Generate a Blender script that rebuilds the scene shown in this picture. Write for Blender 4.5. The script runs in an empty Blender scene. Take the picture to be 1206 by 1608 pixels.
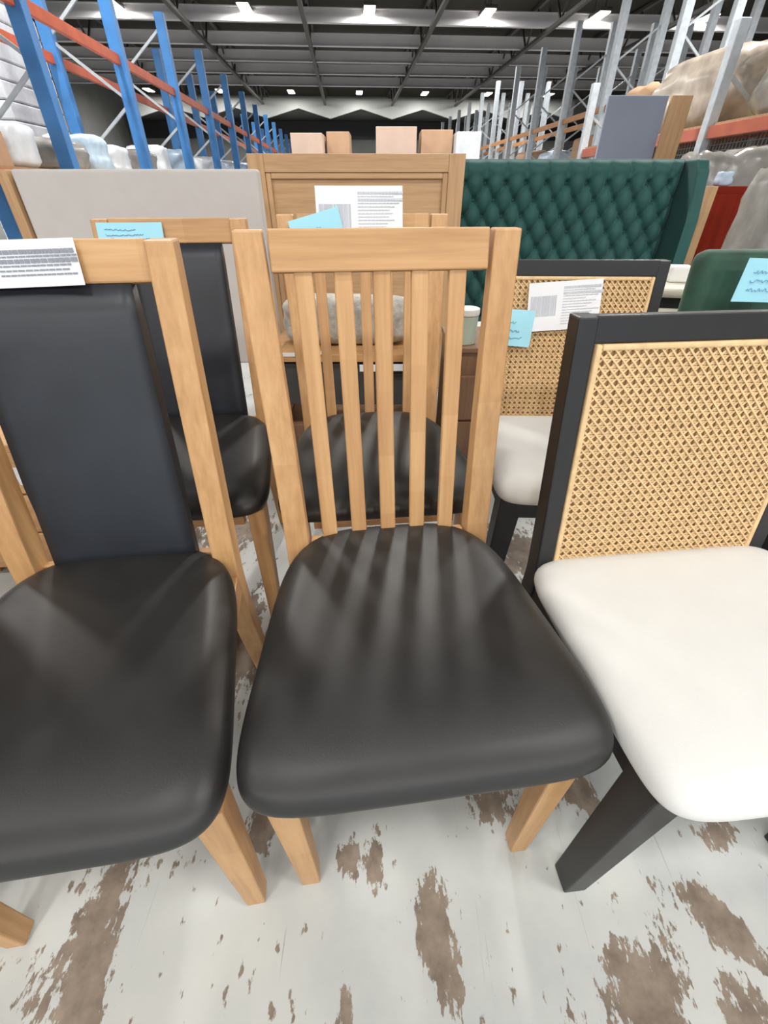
import bpy, bmesh, math, random
from mathutils import Vector, Matrix

# ---------------------------------------------------------------- camera
scene = bpy.context.scene
C = scene.collection
W_PX, H_PX = 1206, 1608
FPX, PITCH, CAMH = 690.0, math.radians(36.0), 1.08
ROOM = math.radians(3.9)             # the building is turned this much from the view heading
cam_d = bpy.data.cameras.new('camera')
cam_d.sensor_fit = 'VERTICAL'
cam_d.sensor_height = 24.0
cam_d.lens = 24.0 * FPX / H_PX
cam_d.clip_start = 0.02
cam_d.clip_end = 200
cam = bpy.data.objects.new('camera', cam_d)
C.objects.link(cam)
cam.location = (0, 0, CAMH)
cam.rotation_euler = (math.pi / 2 - PITCH, 0, 0)
scene.camera = cam

# ---------------------------------------------------------------- world, exposure
world = bpy.data.worlds.new('world')
scene.world = world
world.use_nodes = True
bg = world.node_tree.nodes['Background']
bg.inputs['Color'].default_value = (0.80, 0.90, 1.0, 1)
bg.inputs['Strength'].default_value = 1.4
scene.view_settings.view_transform = 'Standard'
scene.view_settings.look = 'None'
scene.view_settings.gamma = 1.0
scene.view_settings.use_curve_mapping = False
scene.view_settings.exposure = 0.18
LAMP_W = 260.0

R = math.radians
cosP, sinP = math.cos(PITCH), math.sin(PITCH)


def ray(px, py):
    u, v = px - W_PX / 2, py - H_PX / 2
    return Vector((u, FPX * cosP - v * sinP, -FPX * sinP - v * cosP))


def at_z(px, py, z):                     # photo pixel -> point at height z
    d = ray(px, py)
    t = (z - CAMH) / d.z
    return Vector((d.x * t, d.y * t, z))


def at_y(px, py, y):                     # photo pixel -> point at distance y
    d = ray(px, py)
    t = y / d.y
    return Vector((d.x * t, y, CAMH + d.z * t))


def room(x, y, z=0):                     # building coordinates -> world
    c, s = math.cos(ROOM), math.sin(ROOM)
    return Vector((x * c - y * s, x * s + y * c, z))


# ---------------------------------------------------------------- materials
def mat_new(name):
    m = bpy.data.materials.new(name)
    m.use_nodes = True
    nt = m.node_tree
    b = nt.nodes['Principled BSDF']
    return m, nt, b


def N(nt, kind, **kw):
    n = nt.nodes.new(kind)
    for k, v in kw.items():
        setattr(n, k, v)
    return n


def ramp(nt, fac, stops):
    r = N(nt, 'ShaderNodeValToRGB')
    el = r.color_ramp.elements
    while len(el) < len(stops):
        el.new(0.5)
    for e, (p, c) in zip(el, stops):
        e.position = p
        e.color = (*c, 1)
    nt.links.new(fac, r.inputs[0])
    return r.outputs[0]


def mathn(nt, op, a, b=None, c=None, clamp=False):
    n = N(nt, 'ShaderNodeMath', operation=op)
    n.use_clamp = clamp
    for i, x in enumerate((a, b, c)):
        if x is None:
            continue
        if isinstance(x, (int, float)):
            n.inputs[i].default_value = x
        else:
            nt.links.new(x, n.inputs[i])
    return n.outputs[0]


def noise(nt, vec, scale, detail=3, rough=0.5):
    n = N(nt, 'ShaderNodeTexNoise')
    n.inputs['Scale'].default_value = scale
    n.inputs['Detail'].default_value = detail
    n.inputs['Roughness'].default_value = rough
    if vec is not None:
        nt.links.new(vec, n.inputs['Vector'])
    return n.outputs['Fac']


def mapping(nt, vec, scale=(1, 1, 1), rot=(0, 0, 0), loc=(0, 0, 0)):
    n = N(nt, 'ShaderNodeMapping')
    n.inputs['Scale'].default_value = scale
    n.inputs['Rotation'].default_value = rot
    n.inputs['Location'].default_value = loc
    nt.links.new(vec, n.inputs['Vector'])
    return n.outputs[0]


def mixc(nt, fac, a, b, blend='MIX'):
    n = N(nt, 'ShaderNodeMix', data_type='RGBA', blend_type=blend)
    for sock, x in ((n.inputs[0], fac), (n.inputs[6], a), (n.inputs[7], b)):
        if isinstance(x, (int, float)):
            sock.default_value = x
        elif isinstance(x, tuple):
            sock.default_value = (*x, 1)
        else:
            nt.links.new(x, sock)
    return n.outputs[2]


def bump(nt, b, height, strength=0.2, dist=0.001):
    n = N(nt, 'ShaderNodeBump')
    n.inputs['Strength'].default_value = strength
    n.inputs['Distance'].default_value = dist
    nt.links.new(height, n.inputs['Height'])
    nt.links.new(n.outputs[0], b.inputs['Normal'])


def objco(nt):
    return N(nt, 'ShaderNodeTexCoord').outputs['Object']


def plain(name, col, rough=0.6, metal=0.0, var=0.06, scale=6.0, bmp=0.0, bscale=80, spec=0.5):
    m, nt, b = mat_new(name)
    f = noise(nt, objco(nt), scale, 4)
    lo = tuple(max(0, c * (1 - var)) for c in col)
    hi = tuple(min(1, c * (1 + var)) for c in col)
    nt.links.new(ramp(nt, f, [(0.3, lo), (0.7, hi)]), b.inputs['Base Color'])
    b.inputs['Roughness'].default_value = rough
    b.inputs['Metallic'].default_value = metal
    b.inputs['Specular IOR Level'].default_value = spec
    if bmp:
        bump(nt, b, noise(nt, objco(nt), bscale, 3), bmp)
    return m


def wood(name, lo, mid, hi, rough=0.45, block=8.0, amt=0.35):
    """grain along local Z, staves of slightly different tone along it"""
    m, nt, b = mat_new(name)
    co = objco(nt)
    rnd = N(nt, 'ShaderNodeObjectInfo').outputs['Random']
    off = N(nt, 'ShaderNodeVectorMath', operation='ADD')
    nt.links.new(co, off.inputs[0])
    comb = N(nt, 'ShaderNodeCombineXYZ')
    r10 = mathn(nt, 'MULTIPLY', rnd, 17.0)
    for i in range(3):
        nt.links.new(r10, comb.inputs[i])
    nt.links.new(comb.outputs[0], off.inputs[1])
    v = off.outputs[0]
    g = noise(nt, mapping(nt, v, (90, 90, 5)), 1.0, 5, 0.6)
    g2 = noise(nt, mapping(nt, v, (25, 25, 1.2)), 1.0, 3, 0.5)
    f = mathn(nt, 'ADD', mathn(nt, 'MULTIPLY', g, 0.55), mathn(nt, 'MULTIPLY', g2, 0.45))
    colr = ramp(nt, f, [(0.32, lo), (0.5, mid), (0.70, hi)])
    sep = N(nt, 'ShaderNodeSeparateXYZ')
    nt.links.new(v, sep.inputs[0])
    fl = mathn(nt, 'FLOOR', mathn(nt, 'MULTIPLY', sep.outputs[2], block))
    wn = N(nt, 'ShaderNodeTexWhiteNoise', noise_dimensions='1D')
    nt.links.new(fl, wn.inputs['W'])
    tone = ramp(nt, wn.outputs['Value'], [(0.0, (0.80, 0.74, 0.68)), (1.0, (1.0, 1.0, 1.0))])
    colr = mixc(nt, amt, colr, mixc(nt, 1.0, colr, tone, 'MULTIPLY'))
    nt.links.new(colr, b.inputs['Base Color'])
    b.inputs['Roughness'].default_value = rough
    bump(nt, b, g, 0.12, 0.0006)
    return m


OAK = wood('oak', (0.44, 0.235, 0.095), (0.56, 0.32, 0.14), (0.65, 0.40, 0.19), 0.42, 8.0, 0.6)
OAK_PALE = wood('oak_pale', (0.44, 0.25, 0.125), (0.53, 0.33, 0.17), (0.60, 0.39, 0.22), 0.5, 1.5, 0.3)
BROWN = wood('brown_wood', (0.17, 0.095, 0.055), (0.22, 0.125, 0.075), (0.27, 0.16, 0.10), 0.5, 1.0, 0.2)
RED = wood('mahogany', (0.15, 0.008, 0.001), (0.19, 0.011, 0.001), (0.23, 0.016, 0.002), 0.5, 1.0, 0.2)
RED.node_tree.nodes['Principled BSDF'].inputs['Specular IOR Level'].default_value = 0.15
BLACKWOOD = plain('black_stained_wood', (0.013, 0.013, 0.015), 0.42, 0, 0.15, 20)


def leather(name, col, rough):
    m, nt, b = mat_new(name)
    co = objco(nt)
    f = noise(nt, co, 14, 3)
    nt.links.new(ramp(nt, f, [(0.3, tuple(c * 0.85 for c in col)), (0.7, tuple(c * 1.15 for c in col))]), b.inputs['Base Color'])
    nt.links.new(mathn(nt, 'MULTIPLY_ADD', f, 0.10, rough - 0.05), b.inputs['Roughness'])
    vor = N(nt, 'ShaderNodeTexVoronoi')
    vor.inputs['Scale'].default_value = 420
    nt.links.new(co, vor.inputs['Vector'])
    h = mathn(nt, 'ADD', vor.outputs['Distance'], mathn(nt, 'MULTIPLY', noise(nt, co, 9, 2), 3.0))
    bump(nt, b, h, 0.10, 0.0008)
    return m


LEATHER = leather('black_leather', (0.017, 0.0165, 0.0165), 0.45)
LEATHER_BACK = leather('black_back_leather', (0.018, 0.021, 0.028), 0.45)


def fabric(name, col, scale=900, sheen=0.0, rough=0.9, var=0.08, vs=10, bmp=0.3):
    m, nt, b = mat_new(name)
    co = objco(nt)
    f = noise(nt, co, vs, 4, 0.6)
    nt.links.new(ramp(nt, f, [(0.3, tuple(c * (1 - var) for c in col)), (0.7, tuple(min(1, c * (1 + var)) for c in col))]), b.inputs['Base Color'])
    b.inputs['Roughness'].default_value = rough
    b.inputs['Sheen Weight'].default_value = sheen
    b.inputs['Sheen Roughness'].default_value = 0.35
    bump(nt, b, noise(nt, co, scale, 2), bmp, 0.001)
    return m


CREAM = fabric('cream_fabric', (0.69, 0.69, 0.675), 700, 0.0, 0.9, 0.02)
LINEN = fabric('grey_linen', (0.56, 0.53, 0.51), 600, 0.0, 0.9, 0.03)
VELVET = fabric('green_velvet', (0.010, 0.070, 0.064), 300, 0.22, 0.7, 0.15, 8)
VELVET_DARK = fabric('dark_green_velvet', (0.014, 0.055, 0.032), 300, 0.3, 0.7, 0.35, 9)
FUR = fabric('grey_plush', (0.42, 0.40, 0.36), 120, 0.2, 0.95, 0.3, 30, 1.0)
CANE = plain('cane_strand', (0.70, 0.49, 0.26), 0.45, 0, 0.12, 60)
CANE_BACK = plain('cane_backing', (0.44, 0.28, 0.13), 0.7, 0, 0.15, 50)
PAPER = plain('white_paper', (0.80, 0.82, 0.86), 0.6, 0, 0.02, 8)
BLUEPAPER = plain('blue_paper', (0.36, 0.72, 0.86), 0.6, 0, 0.03, 8)
INK = plain('grey_ink', (0.26, 0.27, 0.32), 0.7)
PALEINK = plain('faint_ink', (0.56, 0.59, 0.65), 0.7)
BLUEINK = plain('blue_ink', (0.10, 0.24, 0.50), 0.7)
RACKBLUE = plain('rack_blue_paint', (0.045, 0.19, 0.47), 0.45, 0, 0.18, 4)
ORANGE = plain('rack_orange_paint', (0.48, 0.085, 0.028), 0.5, 0, 0.18, 4)
TANBEAM = plain('rack_amber_paint', (0.50, 0.22, 0.07), 0.5, 0, 0.15, 4)
REDBEAM = plain('rack_red_paint', (0.42, 0.12, 0.075), 0.5, 0, 0.15, 4)
GALV = plain('galvanised_steel', (0.52, 0.57, 0.62), 0.5, 0.25, 0.12, 12)
GALV2 = plain('grey_brace_steel', (0.46, 0.50, 0.53), 0.5, 0.3, 0.1, 12)
WIRE = plain('wire_mesh_steel', (0.16, 0.15, 0.14), 0.5, 0.4)
CARD = plain('cardboard', (0.46, 0.29, 0.18), 0.8, 0, 0.08, 5)
CARDPINK = plain('pale_cardboard', (0.56, 0.41, 0.33), 0.8, 0, 0.06, 5)
TAPE = plain('packing_tape', (0.50, 0.40, 0.28), 0.3)
WRAPWHITE = plain('white_poly_wrap', (0.66, 0.69, 0.73), 0.3, 0, 0.12, 7, 0.5, 18)
WRAPBLUE = plain('pale_blue_poly_wrap', (0.46, 0.60, 0.74), 0.3, 0, 0.2, 7, 0.5, 18)
WRAPGREY = plain('grey_poly_wrap', (0.25, 0.24, 0.22), 0.25, 0, 0.25, 6, 0.6, 14)
WRAPTAN = plain('tan_poly_wrap', (0.42, 0.36, 0.30), 0.25, 0, 0.25, 5, 0.6, 14)
GREYPANEL = plain('blue_grey_board', (0.235, 0.265, 0.345), 0.5, 0, 0.04, 3)
CHARCOAL = plain('charcoal_panel', (0.055, 0.055, 0.056), 0.5)
MINT = plain('mint_ceramic', (0.44, 0.52, 0.44), 0.35)
WHITE = plain('white_paint', (0.72, 0.72, 0.70), 0.5)
CREAMBOARD = plain('cream_board', (0.62, 0.58, 0.48), 0.5)
STEELPAINT = plain('purlin_paint', (0.56, 0.55, 0.57), 0.6, 0, 0.08, 0.6)
DARKSTEEL = plain('dark_truss_paint', (0.07, 0.065, 0.06), 0.6)
CEIL = plain('roof_lining', (0.026, 0.023, 0.016), 0.8, 0, 0.2, 0.4)
WALLM = plain('wall_cladding', (0.20, 0.20, 0.195), 0.8, 0, 0.1, 0.5)
FARPANEL = plain('far_canopy_sheet', (0.30, 0.31, 0.30), 0.5, 0, 0.08, 0.5)
PALLET = wood('pallet_pine', (0.30, 0.20, 0.11), (0.40, 0.28, 0.16), (0.48, 0.35, 0.21), 0.8, 1.0, 0.4)
BLACKPL = plain('black_plastic', (0.012, 0.012, 0.013), 0.5)


def emit(name, col, s):
    m, nt, b = mat_new(name)
    b.inputs['Base Color'].default_value = (*col, 1)
    b.inputs['Emission Color'].default_value = (*col, 1)
    b.inputs['Emission Strength'].default_value = s
    return m


LAMP = emit('lamp_diffuser', (1.0, 0.97, 0.86), 14)


def floor_material():
    m, nt, b = mat_new('worn_painted_concrete')
    co = N(nt, 'ShaderNodeTexCoord').outputs['Object']
    n1 = noise(nt, mapping(nt, co, (16, 6, 1), (0, 0, 0.15)), 1.0, 7, 0.62)
    n2 = noise(nt, mapping(nt, co, (85, 34, 1), (0, 0, 0.12)), 1.0, 6, 0.65)
    sep = N(nt, 'ShaderNodeSeparateXYZ')
    nt.links.new(co, sep.inputs[0])
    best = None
    # worn patches, shade painted into the last row: photo pixel of the centre, half sizes in metres, turn
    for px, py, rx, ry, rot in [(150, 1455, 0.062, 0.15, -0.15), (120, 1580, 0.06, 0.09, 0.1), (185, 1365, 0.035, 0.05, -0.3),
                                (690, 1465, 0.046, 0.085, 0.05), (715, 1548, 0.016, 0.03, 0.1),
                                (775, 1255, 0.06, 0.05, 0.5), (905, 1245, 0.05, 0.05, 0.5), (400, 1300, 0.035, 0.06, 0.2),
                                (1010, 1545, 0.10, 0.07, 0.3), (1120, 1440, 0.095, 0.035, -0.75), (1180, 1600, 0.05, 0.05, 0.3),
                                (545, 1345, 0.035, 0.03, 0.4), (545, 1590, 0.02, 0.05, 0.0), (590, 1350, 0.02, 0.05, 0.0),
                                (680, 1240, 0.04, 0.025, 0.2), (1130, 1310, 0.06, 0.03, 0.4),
                                (815, 870, 0.16, 0.22, 0.2), (388, 1010, 0.07, 0.20, 0.1), (290, 845, 0.14, 0.12, 0.0), (395, 830, 0.10, 0.14, 0.0), (880, 980, 0.10, 0.12, 0.3), (20, 860, 0.15, 0.12, 0.2)]:  # some wear, mostly painted-in shade under and between the chairs
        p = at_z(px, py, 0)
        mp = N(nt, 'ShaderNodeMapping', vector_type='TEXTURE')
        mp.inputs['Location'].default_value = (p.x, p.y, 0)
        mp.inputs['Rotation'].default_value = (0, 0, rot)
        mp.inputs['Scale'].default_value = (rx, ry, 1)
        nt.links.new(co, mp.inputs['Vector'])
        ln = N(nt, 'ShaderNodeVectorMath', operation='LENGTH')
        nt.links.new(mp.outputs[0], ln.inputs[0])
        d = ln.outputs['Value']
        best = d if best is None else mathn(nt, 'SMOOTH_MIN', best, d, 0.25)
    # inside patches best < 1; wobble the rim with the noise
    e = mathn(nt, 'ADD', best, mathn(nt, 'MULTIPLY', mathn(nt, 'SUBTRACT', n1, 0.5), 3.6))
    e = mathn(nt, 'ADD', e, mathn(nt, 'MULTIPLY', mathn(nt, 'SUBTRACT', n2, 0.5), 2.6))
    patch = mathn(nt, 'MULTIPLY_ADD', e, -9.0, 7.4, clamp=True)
    # scattered flecks
    n3 = noise(nt, mapping(nt, co, (55, 26, 1), (0, 0, 0.1)), 1.0, 4, 0.55)
    n4 = noise(nt, co, 5.5, 3, 0.5)
    fle = mathn(nt, 'ADD', n3, mathn(nt, 'MULTIPLY', mathn(nt, 'SUBTRACT', n4, 0.5), 0.5))
    fle = mathn(nt, 'MULTIPLY_ADD', fle, 22.0, -14.5, clamp=True)
    # long thin scratches
    n5 = noise(nt, mapping(nt, co, (120, 3.0, 1), (0, 0, -0.05)), 1.0, 3, 0.5)
    scr = mathn(nt, 'MULTIPLY', mathn(nt, 'MULTIPLY_ADD', n5, 18.0, -12.6, clamp=True), 0.55)
    # hairline joints along the floor
    worn_shade = mathn(nt, 'MAXIMUM', patch, fle)
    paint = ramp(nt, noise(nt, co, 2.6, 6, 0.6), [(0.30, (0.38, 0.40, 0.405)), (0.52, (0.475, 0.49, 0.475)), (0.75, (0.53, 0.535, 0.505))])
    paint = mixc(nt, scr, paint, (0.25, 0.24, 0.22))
    bare_shade = ramp(nt, noise(nt, co, 26, 5, 0.6), [(0.3, (0.14, 0.105, 0.08)), (0.7, (0.27, 0.215, 0.165))])
    nt.links.new(mixc(nt, worn_shade, paint, bare_shade), b.inputs['Base Color'])
    nt.links.new(mathn(nt, 'MULTIPLY_ADD', worn_shade, 0.25, 0.42), b.inputs['Roughness'])
    bump(nt, b, mathn(nt, 'SUBTRACT', mathn(nt, 'MULTIPLY', n2, 0.15), worn_shade), 0.35, 0.0012)
    return m


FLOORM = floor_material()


# ---------------------------------------------------------------- mesh helpers
def link(o, parent=None):
    C.objects.link(o)
    if parent is not None:
        o.parent = parent
    return o


def from_bm(name, bm, mat, parent=None, smooth=False, auto=None):
    me = bpy.data.meshes.new(name)
    bmesh.ops.recalc_face_normals(bm, faces=bm.faces)
    bm.to_mesh(me)
    bm.free()
    if smooth:
        for p in me.polygons:
            p.use_smooth = True
    me.materials.append(mat)
    return link(bpy.data.objects.new(name, me), parent)


def tag(o, label, cat, group=None, kind=None):
    if label:
        o['label'] = label
    if cat:
        o['category'] = cat
    if group:
        o['group'] = group
    if kind:
        o['kind'] = kind
    return o


def struct(o):
    o['kind'] = 'structure'
    return o


def thing(name, label, cat, loc=(0, 0, 0), rz=0.0, group=None):
    o = bpy.data.objects.new(name, None)
    o.empty_display_size = 0.05
    C.objects.link(o)
    o.location = loc
    o.rotation_euler = (0, 0, rz)
    return tag(o, label, cat, group)


def add_box(bm, cx, cy, cz, sx, sy, sz, M=None):
    vs = []
    for x, y, z in ((-1, -1, -1), (1, -1, -1), (1, 1, -1), (-1, 1, -1), (-1, -1, 1), (1, -1, 1), (1, 1, 1), (-1, 1, 1)):
        p = Vector((cx + x * sx / 2, cy + y * sy / 2, cz + z * sz / 2))
        vs.append(bm.verts.new(M @ p if M else p))
    for f in ((0, 3, 2, 1), (4, 5, 6, 7), (0, 1, 5, 4), (1, 2, 6, 5), (2, 3, 7, 6), (3, 0, 4, 7)):
        bm.faces.new([vs[i] for i in f])


def do_bevel(bm, w, seg=2):
    bmesh.ops.bevel(bm, geom=list(bm.edges), offset=w, segments=seg, affect='EDGES', profile=0.5, clamp_overlap=True)


def box(name, size, loc, mat, parent=None, bev=0.0, rot=(0, 0, 0), seg=2):
    bm = bmesh.new()
    add_box(bm, 0, 0, 0, *size)
    if bev:
        do_bevel(bm, bev, seg)
    o = from_bm(name, bm, mat, parent)
    o.location = loc
    o.rotation_euler = rot
    return o


def bar(name, p0, p1, w, d, mat, parent=None, w1=None, d1=None, bev=0.003, side=(0, 1, 0)):
    """tapered rectangular bar from p0 to p1; local Z runs along it, local Y near 'side'"""
    p0, p1 = Vector(p0), Vector(p1)
    w1 = w if w1 is None else w1
    d1 = d if d1 is None else d1
    L = (p1 - p0).length
    z = (p1 - p0).normalized()
    y = Vector(side)
    y = (y - z * y.dot(z)).normalized()
    x = y.cross(z)
    bm = bmesh.new()
    vs = []
    for zz, a, b_ in ((0, w, d), (L, w1, d1)):
        for sx, sy in ((-1, -1), (1, -1), (1, 1), (-1, 1)):
            vs.append(bm.verts.new((sx * a / 2, sy * b_ / 2, zz)))
    for f in ((3, 2, 1, 0), (4, 5, 6, 7), (0, 1, 5, 4), (1, 2, 6, 5), (2, 3, 7, 6), (3, 0, 4, 7)):
        bm.faces.new([vs[i] for i in f])
    if bev:
        do_bevel(bm, bev)
    o = from_bm(name, bm, mat, parent)
    M = Matrix((x, y, z)).transposed().to_4x4()
    M.translation = p0
    o.matrix_local = M
    return o


def sweep(name, pts, mat, parent=None, bev=0.003):
    """upright post through (x, y, z, width, depth) stations"""
    bm = bmesh.new()
    rings = []
    for x, y, z, w, d in pts:
        rings.append([bm.verts.new((x + sx * w / 2, y + sy * d / 2, z)) for sx, sy in ((-1, -1), (1, -1), (1, 1), (-1, 1))])
    bm.faces.new(rings[0][::-1])
    bm.faces.new(rings[-1])
    for a, b_ in zip(rings, rings[1:]):
        for i in range(4):
            j = (i + 1) % 4
            bm.faces.new((a[i], a[j], b_[j], b_[i]))
    o = from_bm(name, bm, mat, parent)
    if bev:
        md = o.modifiers.new('soft_edge', 'BEVEL')
        md.width = bev
        md.segments = 2
        md.limit_method = 'ANGLE'
        md.angle_limit = R(35)
    return o


def curve_pts(pts, n=6):
    """Catmull-Rom through stations so bent posts stay smooth"""
    out = []
    P = [Vector(p) for p in [(*q[:3],) for q in pts]]
    for i in range(len(pts) - 1):
        p0 = P[max(i - 1, 0)]
        p1, p2 = P[i], P[i + 1]
        p3 = P[min(i + 2, len(P) - 1)]
        for k in range(n):
            t = k / n
            q = 0.5 * ((2 * p1) + (p2 - p0) * t + (2 * p0 - 5 * p1 + 4 * p2 - p3) * t * t + (3 * p1 - p0 - 3 * p2 + p3) * t ** 3)
            w = pts[i][3] * (1 - t) + pts[i + 1][3] * t
            d = pts[i][4] * (1 - t) + pts[i + 1][4] * t
            out.append((q.x, q.y, q.z, w, d))
    out.append(pts[-1])
    return out


def tube(name, pts, r, mat, parent=None, n=8):
    bm = bmesh.new()
    rings = []
    pts = [Vector(p) for p in pts]
    for i, p in enumerate(pts):
        t = (pts[min(i + 1, len(pts) - 1)] - pts[max(i - 1, 0)]).normalized()
        a = t.cross(Vector((0, 0, 1)))
        if a.length < 1e-3:
            a = t.cross(Vector((1, 0, 0)))
        a.normalize()
        b_ = t.cross(a)
        rings.append([bm.verts.new(p + (a * math.cos(q) + b_ * math.sin(q)) * r) for q in [2 * math.pi * k / n for k in range(n)]])
    for A, B in zip(rings, rings[1:]):
        for i in range(n):
            bm.faces.new((A[i], A[(i + 1) % n], B[(i + 1) % n], B[i]))
    bm.faces.new(rings[0][::-1])
    bm.faces.new(rings[-1])
    return from_bm(name, bm, mat, parent, True)


def cushion(name, hwf, hwb, y0, y1, z0, z1, mat, parent, pf=6.0, pb=4.0, dome=0.012, drop=0.018, n=96, roll=0.028, bow=0.0):
    """upholstered seat: rounded trapezoid plan, rolled edge, domed top"""
    bm = bmesh.new()
    ym, yh = (y0 + y1) / 2, (y1 - y0) / 2
    T = z1 - z0
    prof = [(0.90, 0.0), (0.955, 0.02), (0.985, 0.12), (0.998, 0.28), (1.0, 0.42), (0.995, 0.56), (0.98, 0.70), (0.955, 0.82), (0.92, 0.90), (0.875, 0.95),
            (0.82, 0.975), (0.74, 0.987), (0.62, 0.994), (0.47, 0.998), (0.30, 1.0), (0.14, 1.0)]
    rings = []
    for s, hz in prof:
        ring = []
        for k in range(n):
            a = 2 * math.pi * k / n
            c, sn = math.cos(a), math.sin(a)
            p = pf if sn < 0 else pb
            ex = 2.0 / p
            x = math.copysign(abs(c) ** ex, c)
            y = math.copysign(abs(sn) ** ex, sn)
            hw = hwf + (hwb - hwf) * (y + 1) / 2
            X = x * (hw - (1 - s) * 0.25)if s > 0.8 else x * (hw - 0.05) * s / 0.8
            Y = y * (yh - (1 - s) * 0.25) if s > 0.8 else y * (yh - 0.05) * s / 0.8
            if y < 0:
                Y -= bow * (1 - x * x) * s
            z = z0 + T * hz
            if hz > 0.9:
                z += dome * (1 - (X / hwf) ** 2) * (1 - (Y / yh) ** 2)
            fy = max(0.0, (-Y / yh - 0.35) / 0.65)
            z -= drop * fy * fy * (hz ** 0.7)
            ring.append(bm.verts.new((X, ym + Y, z)))
        rings.append(ring)
    for A, B in zip(rings, rings[1:]):
        for i in range(n):
            bm.faces.new((A[i], A[(i + 1) % n], B[(i + 1) % n], B[i]))
    bm.faces.new(rings[0][::-1])
    bm.faces.new(rings[-1])
    return from_bm(name, bm, mat, parent, True)


def pad(name, w0, w1, h, t, mat, parent, M, n=10):
    """upholstered back panel, w0 wide at the foot, w1 at the top, slightly puffed"""
    bm = bmesh.new()
    add_box(bm, 0, 0, 0, 1, 1, 1)
    for v in bm.verts:
        w = w0 if v.co.z < 0 else w1
        v.co = Vector((v.co.x * w, v.co.y * t, v.co.z * h))
    bmesh.ops.subdivide_edges(bm, edges=list(bm.edges), cuts=n, use_grid_fill=True)
    for v in bm.verts:
        u, q = v.co.x / (w0 / 2), v.co.z / (h / 2)
        e = max(abs(u), abs(q))
        if v.co.y < 0:
            v.co.y -= 0.006 * max(0, 1 - u * u) * max(0, 1 - q * q)
        if e > 0.93:
            v.co.y *= 0.86 if e < 0.99 else 0.62
    o = from_bm(name, bm, mat, parent, True)
    o.matrix_local = M
    return o


def lump(name, sx, sy, sz, mat, parent=None, amp=0.04, seed=0, cuts=5, freq=3.0, power=6.0):
    """wrapped soft bundle: rounded box with folds; origin at the base"""
    rnd = random.Random(seed)
    bm = bmesh.new()
    add_box(bm, 0, 0, 0, 2, 2, 2)
    bmesh.ops.subdivide_edges(bm, edges=list(bm.edges), cuts=cuts, use_grid_fill=True)
    ph = [rnd.uniform(0, 6.28) for _ in range(6)]
    for v in bm.verts:
        p = v.co.copy()
        L = (abs(p.x) ** power + abs(p.y) ** power + abs(p.z) ** power) ** (1 / power)
        p /= L
        k = 1 + amp * (math.sin(freq * p.x + ph[0]) * math.sin(freq * 1.3 * p.z + ph[1]) + 0.6 * math.sin(freq * 2.1 * p.z + ph[2]) * math.sin(freq * 1.7 * p.y + ph[3]) + 0.4 * math.sin(freq * 3 * (p.x + p.z) + ph[4]))
        z = p.z if p.z < -0.9 else p.z * k
        v.co = Vector((p.x * k * sx / 2, p.y * k * sy / 2, (z + 1) * sz / 2))
    zmin = min(v.co.z for v in bm.verts)
    for v in bm.verts:
        v.co.z -= zmin
    return from_bm(name, bm, mat, parent, True)


# ================================================================ building
def room_struct(name, parts, mat):
    bm = bmesh.new()
    for p in parts:
        add_box(bm, *p)
    o = from_bm(name, bm, mat)
    o.rotation_euler = (0, 0, ROOM)
    return struct(o)


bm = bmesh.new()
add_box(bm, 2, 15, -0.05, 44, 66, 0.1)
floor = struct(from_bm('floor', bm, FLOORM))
CEIL_Z = 6.75
room_struct('ceiling', [(2, 15, CEIL_Z + 0.05, 36, 58, 0.1)], CEIL)
room_struct('wall_left', [(-15.9, 15, CEIL_Z / 2, 0.2, 58, CEIL_Z)], WALLM)
room_struct('wall_right', [(19.9, 15, CEIL_Z / 2, 0.2, 58, CEIL_Z)], WALLM)
room_struct('wall_far', [(2, 43.9, CEIL_Z / 2, 36, 0.2, CEIL_Z)], WALLM)
# loading-dock side behind the camera: wall with one wide open doorway
room_struct('wall_back', [(-11.9, -13.9, CEIL_Z / 2, 8.2, 0.2, CEIL_Z), (15.4, -13.9, CEIL_Z / 2, 9.2, 0.2, CEIL_Z), (1.5, -13.9, 5.9, 18.6, 0.2, 1.7)], WALLM)

# roof steel: cross purlins (pale) and lengthways trusses (dark)
for k, y in enumerate([-9.0, -6.2, -3.4, -0.6, 2.2, 5.0, 7.8, 10.6, 13.4, 16.2, 19.0, 22.4, 25.4, 28.1, 30.6, 33.6]):
    bm = bmesh.new()
    add_box(bm, 2, 0, 0, 35.6, 0.06, 0.34)
    add_box(bm, 2, 0, 0.17, 35.6, 0.20, 0.025)
    add_box(bm, 2, 0, -0.17, 35.6, 0.20, 0.025)
    o = from_bm('trim_%d' % (k + 1), bm, STEELPAINT)
    p = room(0, y, 6.02)
    o.location = p
    o.rotation_euler = (0, 0, ROOM)
    struct(o)
for k, x in enumerate([-9.6, -5.2, -1.2, 3.2, 7.4, 11.4]):
    bm = bmesh.new()
    add_box(bm, x, 14, 5.75, 0.14, 57, 0.10)
    add_box(bm, x, 14, 6.66, 0.14, 57, 0.10)
    y = -13.0
    while y < 41:
        for a, b_ in (((y, 5.75), (y + 0.9, 6.66)), ((y + 0.9, 6.66), (y + 1.8, 5.75))):
            d = Vector((0, b_[0] - a[0], b_[1] - a[1]))
            M = Matrix.Translation((x, (a[0] + b_[0]) / 2, (a[1] + b_[1]) / 2)) @ d.to_track_quat('Z', 'Y').to_matrix().to_4x4()
            add_box(bm, 0, 0, 0, 0.06, 0.06, d.length, M)
        y += 1.8
    o = from_bm('trim_%d' % (k + 30), bm, DARKSTEEL)
    o.rotation_euler = (0, 0, ROOM)
    struct(o)

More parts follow.
